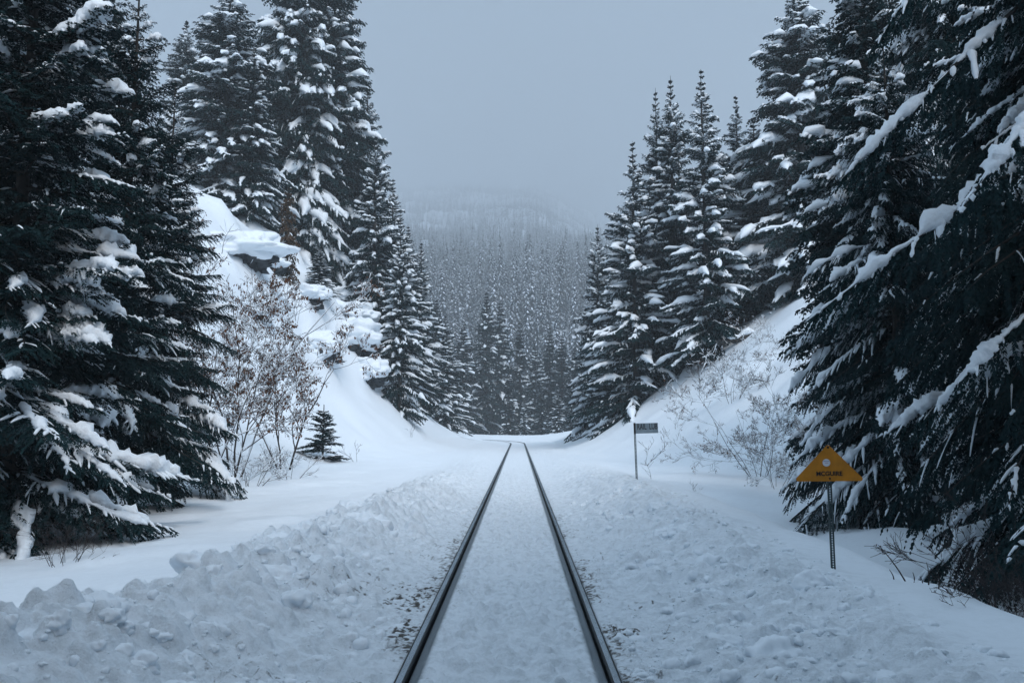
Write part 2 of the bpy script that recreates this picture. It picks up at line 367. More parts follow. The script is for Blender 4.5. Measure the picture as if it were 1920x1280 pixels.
# ------------------------------------------------------------------ conifers
def gen_conifer(seed, H, R, lev=.3, nb=5, tws=.10, bls=.045, bl=.11, bw=.028, snow=.5, a_top=35, a_bot=-12, curve=.25, up=0.,
                h0=.6, power=.8, hang=.25, sw=.05, bsw=.07, M1=6, M2=5, K1=10, K2=4, twl=.34, twmax=.8, extra=(), lump=.7, rag=.35, minL=.12, thick=1., bare=0.):
    g = np.random.default_rng(seed)
    hs = []; h = h0
    while h < H-.15:
        hs.append(h); h += lev*(.7+.6*g.random())*(1-.30*h/H)
    hs = np.array(hs); n = np.maximum(4, (nb*(.8+.4*g.random(len(hs)))*(1-.3*sst(.7, 1, hs/H))).astype(int))
    bh = np.repeat(hs, n)+g.normal(0, lev*.25, n.sum())*(1-.8*sst(.7, .95, np.repeat(hs, n)/H)); bh = np.clip(bh, .1, H-.05)
    N = len(bh); az = g.random(N)*2*PI
    t = (H-bh)/H
    L = R*np.minimum(1, t**power*1.08)*(.42+.58*sst(0, .22, t))*np.clip(1-rag*g.random(N)**1.3+.18*(g.random(N) < .12), .2, 1.3)
    L *= np.clip(.65+bh/(H*.12), .65, 1)
    L *= .72+.56*n3(np.stack([bh*(9./H)+seed, np.cos(az)*1.1+9, np.sin(az)*1.1+9], -1), seed+8)
    L = np.maximum(L, minL); tf = .30+.70*sst(.0, .22, t)
    a0 = np.radians(a_bot+(a_top-a_bot)*(1-t)**1.1+g.normal(0, 7, N)); cv = curve*(.6+.8*g.random(N))*np.minimum(1, t*2.2)
    upt = up*np.ones(N)
    if len(extra):
        ex = np.array(extra)
        bh = np.concatenate([bh, ex[:, 0]]); az = np.concatenate([az, ex[:, 1]]); L = np.concatenate([L, ex[:, 2]]); a0 = np.concatenate([a0, ex[:, 3]])
        cv = np.concatenate([cv, ex[:, 4]]); upt = np.concatenate([upt, np.zeros(len(ex))])
    N2 = len(bh); tf = np.concatenate([tf, np.ones(N2-N)]); bend = g.normal(0, .18, N2); bend[N:] = 0
    load = snow+.9*(n3(np.stack([bh*.9, np.cos(az)*1.3+5, np.sin(az)*1.3+5], -1), seed)-.5)+g.normal(0, .14, N2)
    load = np.clip(load, 0, 1); load[N:] = 1
    def B(i, s):
        A = az[i]+bend[i]*s*(s)
        r = L[i]*s*np.cos(a0[i]*.6)
        z = bh[i]+L[i]*(s*np.sin(a0[i])-cv[i]*s*s+upt[i]*s**3)
        return np.stack([r*np.cos(A), r*np.sin(A), z], -1)
    I = np.arange(N2)
    # wood
    K = 6; S = np.linspace(0, 1, K)
    P = B(np.repeat(I, K), np.tile(S, N2)).reshape(N2, K, 3)
    wr = (.010+.009*L)[:, None]*(1.05-S)[None, :]*thick
    crown = Acc(); V, Q = tubes(P, wr, 4); crown.add(V, Q, 1)
    # twigs
    nt = np.maximum(4, (L/tws).astype(int))*2
    ti = np.repeat(I, nt); k = np.concatenate([np.arange(m) for m in nt]); ntt = nt[ti]
    lo = np.clip(bare+.06, 0, .9)
    s = lo+(1.0-lo)*((k//2+.5)/(ntt//2))+g.normal(0, .01, len(ti)); s = np.clip(s, lo, 1)
    sd = np.where(k % 2 == 0, 1., -1.)
    lt = np.clip(L[ti]*twl*(1-s)**.75+.09+.04*L[ti]**.5, 0, twmax)*tf[ti]*(.6+.6*g.random(len(ti)))*np.minimum(1, .35+s*3)
    tilt = np.radians(52+g.normal(0, 10, len(ti)))*(.35+.65*(1-s)**.35)
    A = az[ti]+bend[ti]*s*s*1.5+sd*tilt
    slope = np.sin(a0[ti])-2*cv[ti]*s+3*upt[ti]*s*s
    dz = slope*.75-hang*.45+g.normal(0, .12, len(ti))
    TD = np.stack([np.cos(A), np.sin(A), dz], -1); TD /= np.linalg.norm(TD, axis=1, keepdims=True)
    TP = B(ti, s)
    hd = hang*(.5+g.random(len(ti)))
    def Tw(j, u):
        p = TP[j]+TD[j]*(lt[j]*u)[:, None]; p[:, 2] -= lt[j]*hd[j]*u*u; return p
    # blades (sprays of needles)
    nbz = np.maximum(2, (lt/bls).astype(int))*2+1
    bj = np.repeat(np.arange(len(ti)), nbz); kk = np.concatenate([np.arange(m) for m in nbz])
    u = np.clip((kk//2+.6)/(nbz[bj]//2+.5), 0, 1); bs = np.where(kk % 2 == 0, 1., -1.)
    bs = np.where(kk == nbz[bj]-1, 0, bs)
    P0 = Tw(bj, u); d = TD[bj].copy(); d[:, 2] -= 2*hd[bj]*u*.6
    ang = bs*np.radians(48)+g.normal(0, .22, len(bj)); ca, sa = np.cos(ang), np.sin(ang)
    d = np.stack([d[:, 0]*ca-d[:, 1]*sa, d[:, 0]*sa+d[:, 1]*ca, d[:, 2]-.10+g.normal(0, .22, len(bj))], -1); d /= np.linalg.norm(d, axis=1, keepdims=True)
    ln = bl*(.6+.7*g.random(len(bj)))*(1.1-.4*u)*(.35+.65*tf[ti[bj]])
    nrm = g.normal(0, .55, (len(bj), 3)); nrm[:, 2] += 1
    sv = np.cross(d, nrm); sv /= np.linalg.norm(sv, axis=1, keepdims=True)+1e-9
    w = bw*(.7+.6*g.random(len(bj)))*(.4+.6*tf[ti[bj]])
    mid = P0+d*(ln*.45)[:, None]
    V = np.stack([P0, mid+sv*w[:, None], P0+d*ln[:, None], mid-sv*w[:, None]], 1).reshape(-1, 3)
    crown.add(V, np.arange(len(V)).reshape(-1, 4), 0)
    # leader
    ld = Acc()
    # snow: pads along boughs
    sn = Acc()
    pick = np.where((load > .38) & (L > .35))[0]
    if len(pick):
        m = len(pick); s0 = np.clip(.15+.35*g.random(m), 0, .8); s1 = np.clip(.85+.25*g.random(m), 0, 1.03)
        u = (1-np.cos(np.linspace(0, 1, K1)*PI))*.25+np.linspace(0, 1, K1)*.5; S = s0[:, None]+(s1-s0)[:, None]*u[None, :]
        P = B(np.repeat(pick, K1), S.ravel()).reshape(m, K1, 3)
        shp = np.sin(np.clip(u, 0.0, 1)*PI)**.55*(.75+.5*u); shp[0] = .05; shp[-1] = .12
        rr = (bsw*(.45+.85*load[pick])*(.55+.30*np.minimum(L[pick], 2.6)))[:, None]*np.where(pick[:, None] < N, 1., .95-.5*S)*shp[None, :]
        rr *= np.where(pick[:, None] < N, .30, .10)+1.4*sst(.15, .85, n2(S*L[pick][:, None]*(2.6 if K1 > 12 else 1.6), np.repeat(pick[:, None]*7.3, K1, 1), seed+5))+.12*g.random(rr.shape)
        rr[:, 0] *= .2; rr[:, -1] *= .3
        P[..., 2] += rr*.55
        V, Q = tubes(P, rr, M1, .85, lump*1.7, seed, 11.); sn.add(V, Q)
    pj = np.where(g.random(len(ti)) < np.where(ti < N, np.clip(load[ti]*1.35-.22, .06, .95), .5))[0]
    if len(pj):
        m = len(pj); u0 = .18*g.random(m); u1 = u0+.22+.55*g.random(m)**1.3
        u = (1-np.cos(np.linspace(0, 1, K2)*PI))*.5; u1 = np.where(ti[pj] < N, u1, u0+(u1-u0)*g.random(m)**1.5*.9+.05); S = (u0[:, None]+(u1-u0)[:, None]*u[None, :])
        P = Tw(np.repeat(pj, K2), S.ravel()).reshape(m, K2, 3)
        shp = np.sin(np.linspace(.06, .94, K2)*PI)**.45*np.linspace(1.35, .75, K2)
        rr = (sw*(.45+.85*load[ti[pj]])*(.4+1.*g.random(m))*(.5+.5*tf[ti[pj]])*np.where(ti[pj] < N, 1, .8*g.random(m)+.3))[:, None]*shp[None, :]*(.4+1.15*g.random((m, K2)))
        P[..., 2] += rr*.5+.008
        V, Q = tubes(P, rr, M2, .7, lump*.6, seed+3, 16.); sn.add(V, Q)
    # trunk
    K = 14; z = np.linspace(-.5, H, K); tr = (.012*H)*(1-np.clip(z/H, 0, 1))**.9+.012
    P = np.stack([np.sin(z*.35+seed)*.04, np.cos(z*.28+seed)*.04, z], -1)[None]
    V, Q = tubes(P, tr[None], 9); tk = Acc(); tk.add(V, Q)
    return dict(trunk=tk.mesh('trunk', [M_bark]), crown=crown.mesh('crown', [M_leaf, M_bark], False), snow_clumps=sn.mesh('snow_clumps', [M_snow]), H=H, R=R, N=N2)

def place_conifer(pr, x, y, z, label, rz=0., s=1., sr=None, lean=0., name='snowy_conifer', cat='conifer', group=None, leafmat=None):
    r = empty(name, (x, y, z), rz, (s if sr is None else sr, s if sr is None else sr, s))
    r.rotation_euler = (lean*.6, lean, rz)
    tag(r, label, cat, group)
    for k in ('trunk', 'crown', 'snow_clumps'):
        o = link(k, pr[k], r)
        if leafmat and k == 'crown':
            o.material_slots[0].link = 'OBJECT'; o.material_slots[0].material = leafmat
    return r

# prototypes --------------------------------------------------------
HERO = dict(lev=.27, nb=7, tws=.080, bls=.032, bl=.088, bw=.0155, M1=10, M2=6, K1=30, K2=5)
fir_a = gen_conifer(1, 14, 2.9, snow=.40, a_top=30, a_bot=-16, curve=.22, up=.10, h0=.25, hang=.25, sw=.030, bsw=.095, lump=.8, power=.55, rag=.45, **HERO)
fir_b = gen_conifer(2, 11, 2.5, snow=.36, a_top=30, a_bot=-16, curve=.22, up=.10, h0=.3, hang=.3, sw=.028, bsw=.082, lump=.8, power=.6, rag=.5, **HERO)
hem_a = gen_conifer(4, 15, 3.6, snow=.30, a_top=18, a_bot=-26, curve=.38, up=.05, h0=.5, hang=.52, sw=.040, bsw=.10, lump=.8, power=.6, rag=.45, **HERO)
MID = dict(tws=.15, bls=.085, bl=.21, bw=.042, M1=6, M2=4, K1=9, K2=3)
spr_a = gen_conifer(11, 20, 4.2, lev=.58, nb=8, twl=.27, snow=.60, a_top=30, a_bot=-10, curve=.24, up=.06, h0=.5, hang=.35, sw=.075, bsw=.13, power=.78, rag=.5, **MID)
spr_b = gen_conifer(12, 20, 3.9, lev=.55, nb=8, twl=.28, snow=.57, a_top=34, a_bot=-14, curve=.30, up=.10, h0=.5, hang=.4, sw=.075, bsw=.12, power=.72, rag=.45, **MID)
den_a = gen_conifer(13, 20, 3.6, lev=.40, nb=9, snow=.46, a_top=20, a_bot=-22, curve=.34, up=.05, h0=.4, hang=.6, sw=.085, bsw=.15, power=.55, rag=.5, **MID)
den_b = gen_conifer(14, 20, 3.4, lev=.42, nb=9, snow=.40, a_top=24, a_bot=-18, curve=.30, up=.05, h0=.4, hang=.5, sw=.08, bsw=.14, power=.6, rag=.55, **MID)
CEN = dict(tws=.34, bls=.2, bl=.5, bw=.10, M1=5, M2=4, K1=6, K2=3)
cen_a = gen_conifer(21, 28, 4.0, lev=.8, nb=9, snow=.28, a_top=30, a_bot=-15, curve=.28, h0=1, hang=.4, sw=.13, bsw=.2, power=.7, rag=.5, twmax=1.1, **CEN)
cen_b = gen_conifer(22, 28, 3.4, lev=.8, nb=8, snow=.42, a_top=26, a_bot=-20, curve=.34, h0=1, hang=.5, sw=.14, bsw=.22, power=.6, rag=.6, twmax=1.1, **CEN)
cen_c = gen_conifer(23, 28, 3.0, lev=.9, nb=8, snow=.18, a_top=26, a_bot=-10, curve=.20, h0=3, hang=.4, sw=.11, bsw=.18, power=.7, rag=.7, twmax=1., **CEN)
sap = gen_conifer(31, 1.9, .75, lev=.22, nb=7, tws=.05, bls=.03, bl=.075, bw=.016, snow=.38, a_top=45, a_bot=5, curve=.12, h0=.12, hang=.1, sw=.022, bsw=.035, M1=6, M2=4, K1=8, K2=3, power=.9, rag=.3, minL=.06)

def T(pr, px, Y, top, label, wpx=None, rz=None, dz=0., base=None, lean=0., **kw):
    """stand a conifer at distance Y, on the ground, in the direction px, so that it is tall enough to reach the height seen at row `top`"""
    p = at(px, top, Y); z = gz(p[0], Y)-.1+dz if base is None else base
    s = (p[2]-z)/pr['H']
    sr = s if wpx is None else (wpx/F*Y)/pr['R']
    return place_conifer(pr, p[0], Y, z, label, rz=random.random()*6.28 if rz is None else rz, s=s, sr=sr, lean=lean, **kw)
random.seed(5)
# near left
T(fir_a, 85, 15.0, -420, 'big dark fir at the left edge, thick snow pads on its boughs', 305)
T(fir_b, 262, 19.5, -60, 'dark fir with sparse snow between the left edge fir and the leafless brown tree', 190)
T(fir_a, -190, 16.5, -500, 'fir cut off by the left edge of the photo, only its right boughs in view', 330)
T(fir_b, 330, 23, 150, 'slimmer fir standing close behind the two big dark firs on the left', 140)
T(den_b, 40, 30, -200, 'fir deep in the shade behind the big left edge fir', 220)
T(den_a, 190, 36, -100, 'fir on the slope seen between the two big left firs', 170)
# left slope
T(den_a, 432, 66, -30, 'tall snow-plastered fir above the snowy rock shelf on the left slope', 128, dz=0)
T(den_a, 560, 74, -160, 'very tall dark fir, its top out of the photo, behind the snow-plastered one', 120)
T(den_b, 628, 76, -140, 'tall dark fir rising above the rocky snow slope at left, ragged right outline', 125)
T(spr_b, 690, 80, 150, 'dark fir right of the tallest left ones, its top cut short by their boughs', 88)
T(spr_a, 738, 84, 335, 'narrow pointed fir at the right end of the left slope group', 78)
T(spr_b, 690, 78, 330, 'dense fir low on the left slope just above the snowy ledges', 80)
T(spr_a, 790, 92, 455, 'fir where the left slope meets the far forest, leaning over the track side', 70)
T(spr_b, 835, 103, 590, 'lower snowy fir at the foot of the left slope by the bend', 55)
T(spr_b, 765, 87, 420, 'bushy fir filling the gap above the left foot of the slope', 70)
T(den_b, 500, 84, 60, 'fir seen through the gap between the two tall left slope firs', 90)
T(den_b, 350, 80, 40, 'distant fir left of the snow-plastered fir, against the sky', 80)
h_ = hit(600, 560); T(spr_b, 600, h_[1], 462, 'small green fir clinging to the rocky edge of the left slope', 36)
T(spr_a, 728, 74, 645, 'small bright green fir below the rocks at the left slope', 40, leafmat=M_leafy)
h_ = hit(575, 480); T(den_a, 570, h_[1], -110, 'very tall fir whose low boughs hang over the rusty cedar on the left slope', 105)
h_ = hit(645, 545); T(den_b, 640, h_[1], -60, 'tall fir at the very edge of the steep left slope, over the snow-capped boulders', 95)
h_ = hit(705, 700); T(spr_b, 705, h_[1], 250, 'fir just right of the boulders on the left slope, boughs down to the open snow', 78)
h_ = hit(752, 775); T(spr_a, 752, h_[1], 400, 'fir on the lowest part of the left slope, above the bare snow', 66)
h_ = hit(480, 415); T(den_b, 478, h_[1], 90, 'shorter fir behind the snow shelf between the two tall left slope firs', 70)
# right slope
T(spr_a, 1186, 62, 265, 'leftmost pointed spruce on the right slope, wide layered boughs down to the snow', 118, base=1.0)
T(spr_b, 1229, 66, 165, 'left one of the twin thin spires on the right slope', 85)
T(spr_b, 1257, 64, 142, 'right one of the twin thin spires on the right slope', 95)
T(spr_a, 1315, 58, 130, 'tallest clear-cut spire of the right slope, snow on every layer of boughs', 118)
T(spr_a, 1379, 64, 180, 'small single spire right of the tallest one on the right slope', 90)
T(spr_b, 1412, 60, 215, 'fir with its blunt top just left of the big right hand fir', 100)
T(den_a, 1492, 58, -30, 'big fir whose open top touches the upper edge, long snowy drooping boughs', 165)
T(spr_b, 1120, 78, 420, 'lower fir at the left foot of the right slope spruces', 70, base=.2)
T(spr_a, 1150, 70, 560, 'short spruce at the foot of the right slope beside the bend', 75, base=.3)
T(den_b, 1425, 64, 330, 'snow-laden hemlock with drooping boughs above the snowy log', 95)
# near right
T(den_b, 1610, 30, -160, 'dark fir rising behind the yellow sign, its crown broken by sky at the top', 200)
T(hem_a, 1655, 20.5, 60, 'hemlock right behind the yellow sign, drooping snow-streaked boughs reach the ground', 215, dz=-.1)
def ext(trunk, zb, h, tip):
    v = np.array(tip)-np.array([trunk[0], trunk[1], zb+h]); L = math.hypot(v[0], v[1]); return v, L
tx, ty = at(2130, 800, 12.5)[0], 12.5; tzb = gz(tx, ty)-.1
ex = []
for h, (qx, qy, qY), c in ((7.3, (1528, 590, 11.), .06), (9.9, (1588, 325, 11.4), .08), (5.0, (1800, 715, 11.), .25), (2.4, (1895, 1050, 9.), .2), (8.3, (1800, 400, 10.3), .16), (12.5, (1640, 160, 11.5), .1)):
    tip = at(qx, qy, qY); v, L = ext((tx, ty), tzb, h, tip); dz = v[2]
    a = 0.
    for _ in range(20):
        Lr = L/math.cos(a*.6); a = math.asin(max(-.95, min(.95, dz/Lr+c)))
    ex.append((h, math.atan2(v[1], v[0]), L/math.cos(a*.6), a, c))
hem_n = gen_conifer(6, 16, 3.4, snow=.24, a_top=10, a_bot=-30, curve=.34, up=.05, h0=2.1, hang=.55, sw=.028, bsw=.082, lump=.8, power=.5, rag=.5, extra=ex, **dict(HERO, K1=72))
place_conifer(hem_n, tx, ty, tzb, 'huge dark hemlock at the right edge, long snowy boughs reaching towards the yellow sign', rz=0)
T(hem_a, 1905, 17.0, -350, 'dark hemlock standing in the shade near the right edge', 330, rz=2.)
T(hem_a, 1770, 24, -250, 'tall shaded hemlock behind the yellow sign and right of it', 230, rz=4.)
# unseen trees added beside and behind the photographer to shade the foreground
for x, y, s, w_ in ((-5.8, -3.5, 1.5, 'nearest on the left'), (5.6, -4.5, 1.6, 'nearest on the right'), (-5.0, -9.5, 1.7, 'second on the left'), (5.4, -10.5, 1.8, 'second on the right'), (-8.5, 2.0, 1.4, 'abreast on the left'),
                    (8.9, 1.5, 1.5, 'abreast on the right'), (9.5, -7, 1.7, 'deeper in on the right'), (-9.5, -6, 1.6, 'deeper in on the left'), (.8, -18, 1.9, 'closing the view back'), (-4.5, -17, 1.8, 'left of the one closing the view back'), (5, -17.5, 1.9, 'right of the one closing the view back')):
    place_conifer(hem_a if x > 0 else fir_a, x, y, gz(x, y)-.1, 'unseen tree added behind the photographer for shade, '+w_, rz=x*1.3, s=s, sr=1.25)
# centre, beyond the bend
for px, Y, top, w, pr, lb in (
    (912, 165, 545, 34, cen_a, 'tallest dark conifer of the row beyond the bend'),
    (938, 170, 565, 34, cen_b, 'tall conifer touching the right side of the tallest one beyond the bend'),
    (870, 160, 605, 36, cen_b, 'broad snowy conifer beyond the bend, left of the tallest'),
    (843, 150, 640, 30, cen_a, 'conifer beyond the bend next to the left slope firs'),
    (975, 172, 600, 26, cen_c, 'slim dark conifer beyond the bend, right of the pair of tallest'),
    (1003, 178, 640, 26, cen_b, 'pale snowy conifer beyond the bend, mid row'),
    (1030, 170, 610, 26, cen_c, 'dark conifer beyond the bend, two right of the slim one'),
    (1053, 165, 625, 28, cen_c, 'dark reddish conifer beyond the bend towards the right slope'),
    (1078, 158, 650, 30, cen_a, 'conifer beyond the bend beside the right slope spruces'),
    (1098, 150, 620, 28, cen_b, 'conifer half hidden by the left boughs of the right slope spruces'),
    (890, 182, 660, 24, cen_c, 'thin conifer behind the broad snowy one beyond the bend'),
    (955, 150, 690, 20, cen_c, 'short thin conifer in front of the tall row beyond the bend'),
    (982, 142, 745, 11, cen_b, 'small snow-covered young conifer at the snow edge above the rails'),
    (1015, 150, 720, 20, cen_a, 'short grey conifer beyond the bend, just right of the rails'),
    (1045, 145, 735, 20, cen_b, 'short frosted conifer beyond the bend at the foot of the dark ones'),
    (818, 135, 560, 34, cen_a, 'conifer behind the lower fir at the foot of the left slope')):
    T(pr, px, Y, top, lb, w*1.3, dz=-1.)
T(sap, 605, 41, 758, 'little fir sapling alone on the snow below the left slope', 46, cat='fir sapling', name='fir_sapling')

# ------------------------------------------------------------------ far forest
def far_conifer(g, H, R, nl, nb, snow=.5):
    """one small-in-the-picture conifer: dark boughs with snow on top, as quads"""
    Vs = []; M = []
    lv = np.linspace(.06, .97, nl)
    for t in lv:
        L = R*(1-t)**.8+.25; n = max(4, int(nb*(1-t*.5)))
        for k in range(n):
            a = g.random()*2*PI; l = L*(.6+.5*g.random()); z = H*t+g.normal(0, H/nl*.4); w = l*.34+.15; dz = l*(.35+.3*g.random())
            c, s = math.cos(a), math.sin(a)
            def P(r, q, zz): return (r*c-q*s, r*s+q*c, zz)
            Vs += [P(0, 0, z+.2), P(l*.55, w, z-dz*.5), P(l, 0, z-dz), P(l*.55, -w, z-dz*.4)]; M.append(0)
            if g.random() < .93:
                f = (.22+.5*snow)*(.6+.7*g.random()); h = .16
                Vs += [P(l*.25, 0, z+.1+h), P(l*.6, w*f, z-dz*.5+h*.8), P(l*(.8+.25*snow), 0, z-dz+h*.8), P(l*.55, -w*f, z-dz*.35+h*.8)]; M.append(1)
    V = np.array(Vs); Q = np.arange(len(V)).reshape(-1, 4)
    # trunk
    k = len(V); r = R*.035
    tv = np.array([(r, 0, -1), (0, r, -1), (-r, 0, -1), (0, -r, -1), (.02, 0, H*.95), (0, .02, H*.95), (-.02, 0, H*.95), (0, -.02, H*.95)])
    tq = np.array([(i, (i+1) % 4, 4+(i+1) % 4, 4+i) for i in range(4)])+k
    return np.concatenate([V, tv]), np.concatenate([Q, tq]), np.array(M+[0]*4)

def clearing(x, y):
    """open snow patches and ledges on the mountainside"""
    a = x/y; r = np.zeros_like(a)
    for ca, cy, wa, wy in CLR:
        r = np.maximum(r, 1-((a-ca)/wa)**2-((y-cy)/wy)**2)
    return r > .15+1.3*(fbm(x/16, y/22, 97, 3)-.42)
g = np.random.default_rng(77)
def scatter(y0, y1, sp, g, a0=-.19, a1=.17):
    out = []; y = y0
    while y < y1:
        n = int((a1-a0)*y/sp)
        x = (a0+(a1-a0)*((np.arange(n)+.5+(g.random(n)-.5)*1.6)/n+g.random()/n*7-3.5/n))*y
        out.append(np.stack([x, y+(g.random(n)-.5)*sp*1.4], -1)); y += sp
    p = np.concatenate(out); return p[~clearing(p[:, 0], p[:, 1])]
fpro = []
for k in range(6):
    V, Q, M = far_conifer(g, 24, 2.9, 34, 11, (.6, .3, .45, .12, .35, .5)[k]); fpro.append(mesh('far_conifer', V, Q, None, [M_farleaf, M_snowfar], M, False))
P = scatter(215, 1150, 10.5, g); P = P[np.argsort(P[:, 1])]
NIND = 232
vis = np.abs(P[:, 0]/P[:, 1]+.008) < .125
near = np.where(vis)[0][:NIND]; mask = np.zeros(len(P), bool); mask[near] = True
for k, (x, y) in enumerate(P[mask]):
    o = link('hillside_conifer', fpro[k % 6], None, (x, y, float(hills(np.array([x]), np.array([y]))[0])-.5))
    s = .75+.75*g.random(); o.scale = (s, s, s*(.85+.4*g.random())); o.rotation_euler = (0, 0, g.random()*6.28)
    tag(o, 'one of the many snow-dusted conifers low on the forested hillside behind the bend', 'conifer', 'conifers of the forest on the far hillside')
def merge(protos, P, g, smin=.75, smax=1.5):
    Vs = []; Qs = []; Ms = []; n = 0
    z = hills(P[:, 0], P[:, 1])-.5; which = (fbm(P[:, 0]/38, P[:, 1]/60, 99, 3)*9+g.random(len(P))*1.8-2.9).astype(int) % len(protos)
    for w, (V, Q, M) in enumerate(protos):
        i = np.where(which == w)[0]; m = len(i)
        if not m: continue
        a = g.random(m)*2*PI; s = smin+(smax-smin)*g.random(m); c, sn = np.cos(a)*s, np.sin(a)*s
        X = V[None, :, 0]*c[:, None]-V[None, :, 1]*sn[:, None]+P[i, 0][:, None]; Y = V[None, :, 0]*sn[:, None]+V[None, :, 1]*c[:, None]+P[i, 1][:, None]
        Z = V[None, :, 2]*(s*(.75+.55*g.random(m)))[:, None]+z[i][:, None]
        Vs.append(np.stack([X, Y, Z], -1).reshape(-1, 3)); Qs.append((Q[None]+(np.arange(m)*len(V))[:, None, None]).reshape(-1, 4)+n); Ms.append(np.tile(M, m)); n += m*len(V)
    return np.concatenate(Vs), np.concatenate(Qs), np.concatenate(Ms)
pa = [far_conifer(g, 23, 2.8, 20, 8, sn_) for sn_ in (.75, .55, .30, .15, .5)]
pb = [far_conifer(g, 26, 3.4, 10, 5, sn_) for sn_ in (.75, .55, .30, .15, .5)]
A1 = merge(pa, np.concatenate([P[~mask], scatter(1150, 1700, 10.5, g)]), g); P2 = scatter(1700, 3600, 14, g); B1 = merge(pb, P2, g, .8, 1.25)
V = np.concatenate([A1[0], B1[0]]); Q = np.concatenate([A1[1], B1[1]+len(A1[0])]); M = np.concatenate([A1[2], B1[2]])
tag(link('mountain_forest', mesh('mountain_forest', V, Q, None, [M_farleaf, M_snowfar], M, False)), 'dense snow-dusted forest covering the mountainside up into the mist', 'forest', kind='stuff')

# ------------------------------------------------------------------ bare trees, shrubs, twigs
def gen_bare(seed, stems, L0, depth, spread=.5, r0=.03, leaves=0., snow=.6, upb=.35, seg=6, kids=(3, 6), shrink=.6, leafsize=.03, twist=.12, spreadbase=.15, tip=.0015, straight=True):
    g = random.Random(seed); paths = []; rad = []
    def grow(p, d, L, r, lvl):
        pts = [p.copy()]; dd = d.copy()
        for k in range(seg):
            dd = (dd+Vector((g.gauss(0, twist), g.gauss(0, twist), g.gauss(0, twist*.7)+upb*.12))).normalized()
            p = p+dd*L/seg; pts.append(p.copy())
        paths.append(pts); rr = [max(tip, r*(1-.8*k/seg)) for k in range(seg+1)]; rad.append(rr)
        if lvl >= depth: return
        for _ in range(g.randint(*kids)):
            k = g.uniform(.25 if lvl else .2, 1)*seg; i = min(seg-1, int(k)); q = pts[i].lerp(pts[i+1], k-i)
            ax = Vector((g.gauss(0, 1), g.gauss(0, 1), g.gauss(0, .6))).normalized(); dn = ((pts[i+1]-pts[i]).normalized()+ax*spread*g.uniform(.7, 1.5)).normalized()
            grow(q, dn, L*shrink*g.uniform(.6, 1.1)*(1.15-.4*k/seg), rr[i]*.55, lvl+1)
    for s in range(stems):
        a = g.uniform(0, 6.28); d = Vector((math.cos(a)*spreadbase*g.uniform(.3, 1.6), math.sin(a)*spreadbase*g.uniform(.3, 1.6), 1)).normalized()
        grow(Vector((math.cos(a)*.08*stems**.5, math.sin(a)*.08*stems**.5, -.15)), d, L0*g.uniform(.65, 1.05), r0*g.uniform(.6, 1.1), 0)
    P = np.array([[tuple(v) for v in p] for p in paths]); R = np.array(rad)
    w = Acc(); V, Q = tubes(P, R, 4); w.add(V, Q)
    out = {}
    rg = np.random.default_rng(seed)
    if snow:
        T_ = P[:, -1]-P[:, 0]; steep = np.abs(T_[:, 2])/(np.linalg.norm(T_, axis=1)+1e-9)
        pick = np.where((rg.random(len(P)) < snow) & (steep < .93))[0]
        if len(pick):
            Pp = P[pick].copy(); Rr = R[pick]*1.05+.006*(.5+rg.random((len(pick), P.shape[1]))*1.2); Rr[:, 0] *= .3; Rr[:, -1] *= .3
            Pp[..., 2] += R[pick]*.9+Rr*.55
            V, Q = tubes(Pp, Rr, 5, .9); w.add(V, Q, 1)
    out['branches'] = w.mesh('branches', [M_twig, M_snow])
    if leaves:
        small = np.where(R[:, 0] <= np.percentile(R[:, 0], 80))[0]; n = int(len(small)*leaves)
        i = rg.choice(small, n); k = rg.integers(1, P.shape[1], n); p0 = P[i, k]+rg.normal(0, .02, (n, 3))
        d = np.stack([rg.normal(0, .4, n), rg.normal(0, .4, n), -np.ones(n)], -1); d /= np.linalg.norm(d, axis=1, keepdims=True)
        sv = np.cross(d, rg.normal(0, 1, (n, 3))); sv /= np.linalg.norm(sv, axis=1, keepdims=True)
        l = (leafsize*(.7+.8*rg.random(n)))[:, None]
        V = np.stack([p0, p0+d*l*.5+sv*l*.25, p0+d*l, p0+d*l*.5-sv*l*.25], 1).reshape(-1, 3)
        f = Acc(); f.add(V, np.arange(len(V)).reshape(-1, 4)); out['withered_leaves'] = f.mesh('withered_leaves', [M_brownleaf], False)
    return out
def place_bare(d, x, y, label, name, cat, rz=0, s=1., z=None, group=None, dz=0, tilt=0):
    r = empty(name, (x, y, (gz(x, y) if z is None else z)+dz), rz, (s, s, s)); r.rotation_euler = (0, tilt, rz); tag(r, label, cat, group)
    for k, m in d.items(): link(k, m, r)
    return r
def PB(d, px, Y, *a, **k):
    p = at(px, 800, Y); return place_bare(d, p[0], Y, *a, **k)
alder = gen_bare(3, 5, 6.8, 4, .85, .05, leaves=.85, snow=.30, upb=.25, kids=(4, 7), shrink=.52, leafsize=.075, seg=6, spreadbase=.28, tip=.004)
alder2 = gen_bare(8, 3, 5.2, 4, .85, .045, leaves=.75, snow=.35, upb=.15, kids=(4, 7), shrink=.55, leafsize=.075, seg=6, spreadbase=.3, tip=.004)
PB(alder, 440, 30, 'leafless alder with withered brown leaves right of the dark left firs', 'bare_alder', 'alder tree', rz=1., s=1.12)
PB(alder2, 535, 35, 'many-stemmed alder with hanging brown leaves below the rocky left slope', 'bare_alder', 'alder tree', rz=2.6, s=1.3)
PB(alder2, 375, 27, 'thin leafless alder half hidden in the left firs', 'bare_alder', 'alder tree', rz=5.)
shrub = gen_bare(12, 7, 1.5, 3, .8, .012, snow=.35, kids=(3, 5), shrink=.55, seg=5, spreadbase=.7, tip=.003)
PB(shrub, 545, 31, 'low bare shrub on the snow left of the fir sapling', 'bare_shrub', 'shrub', s=1.)
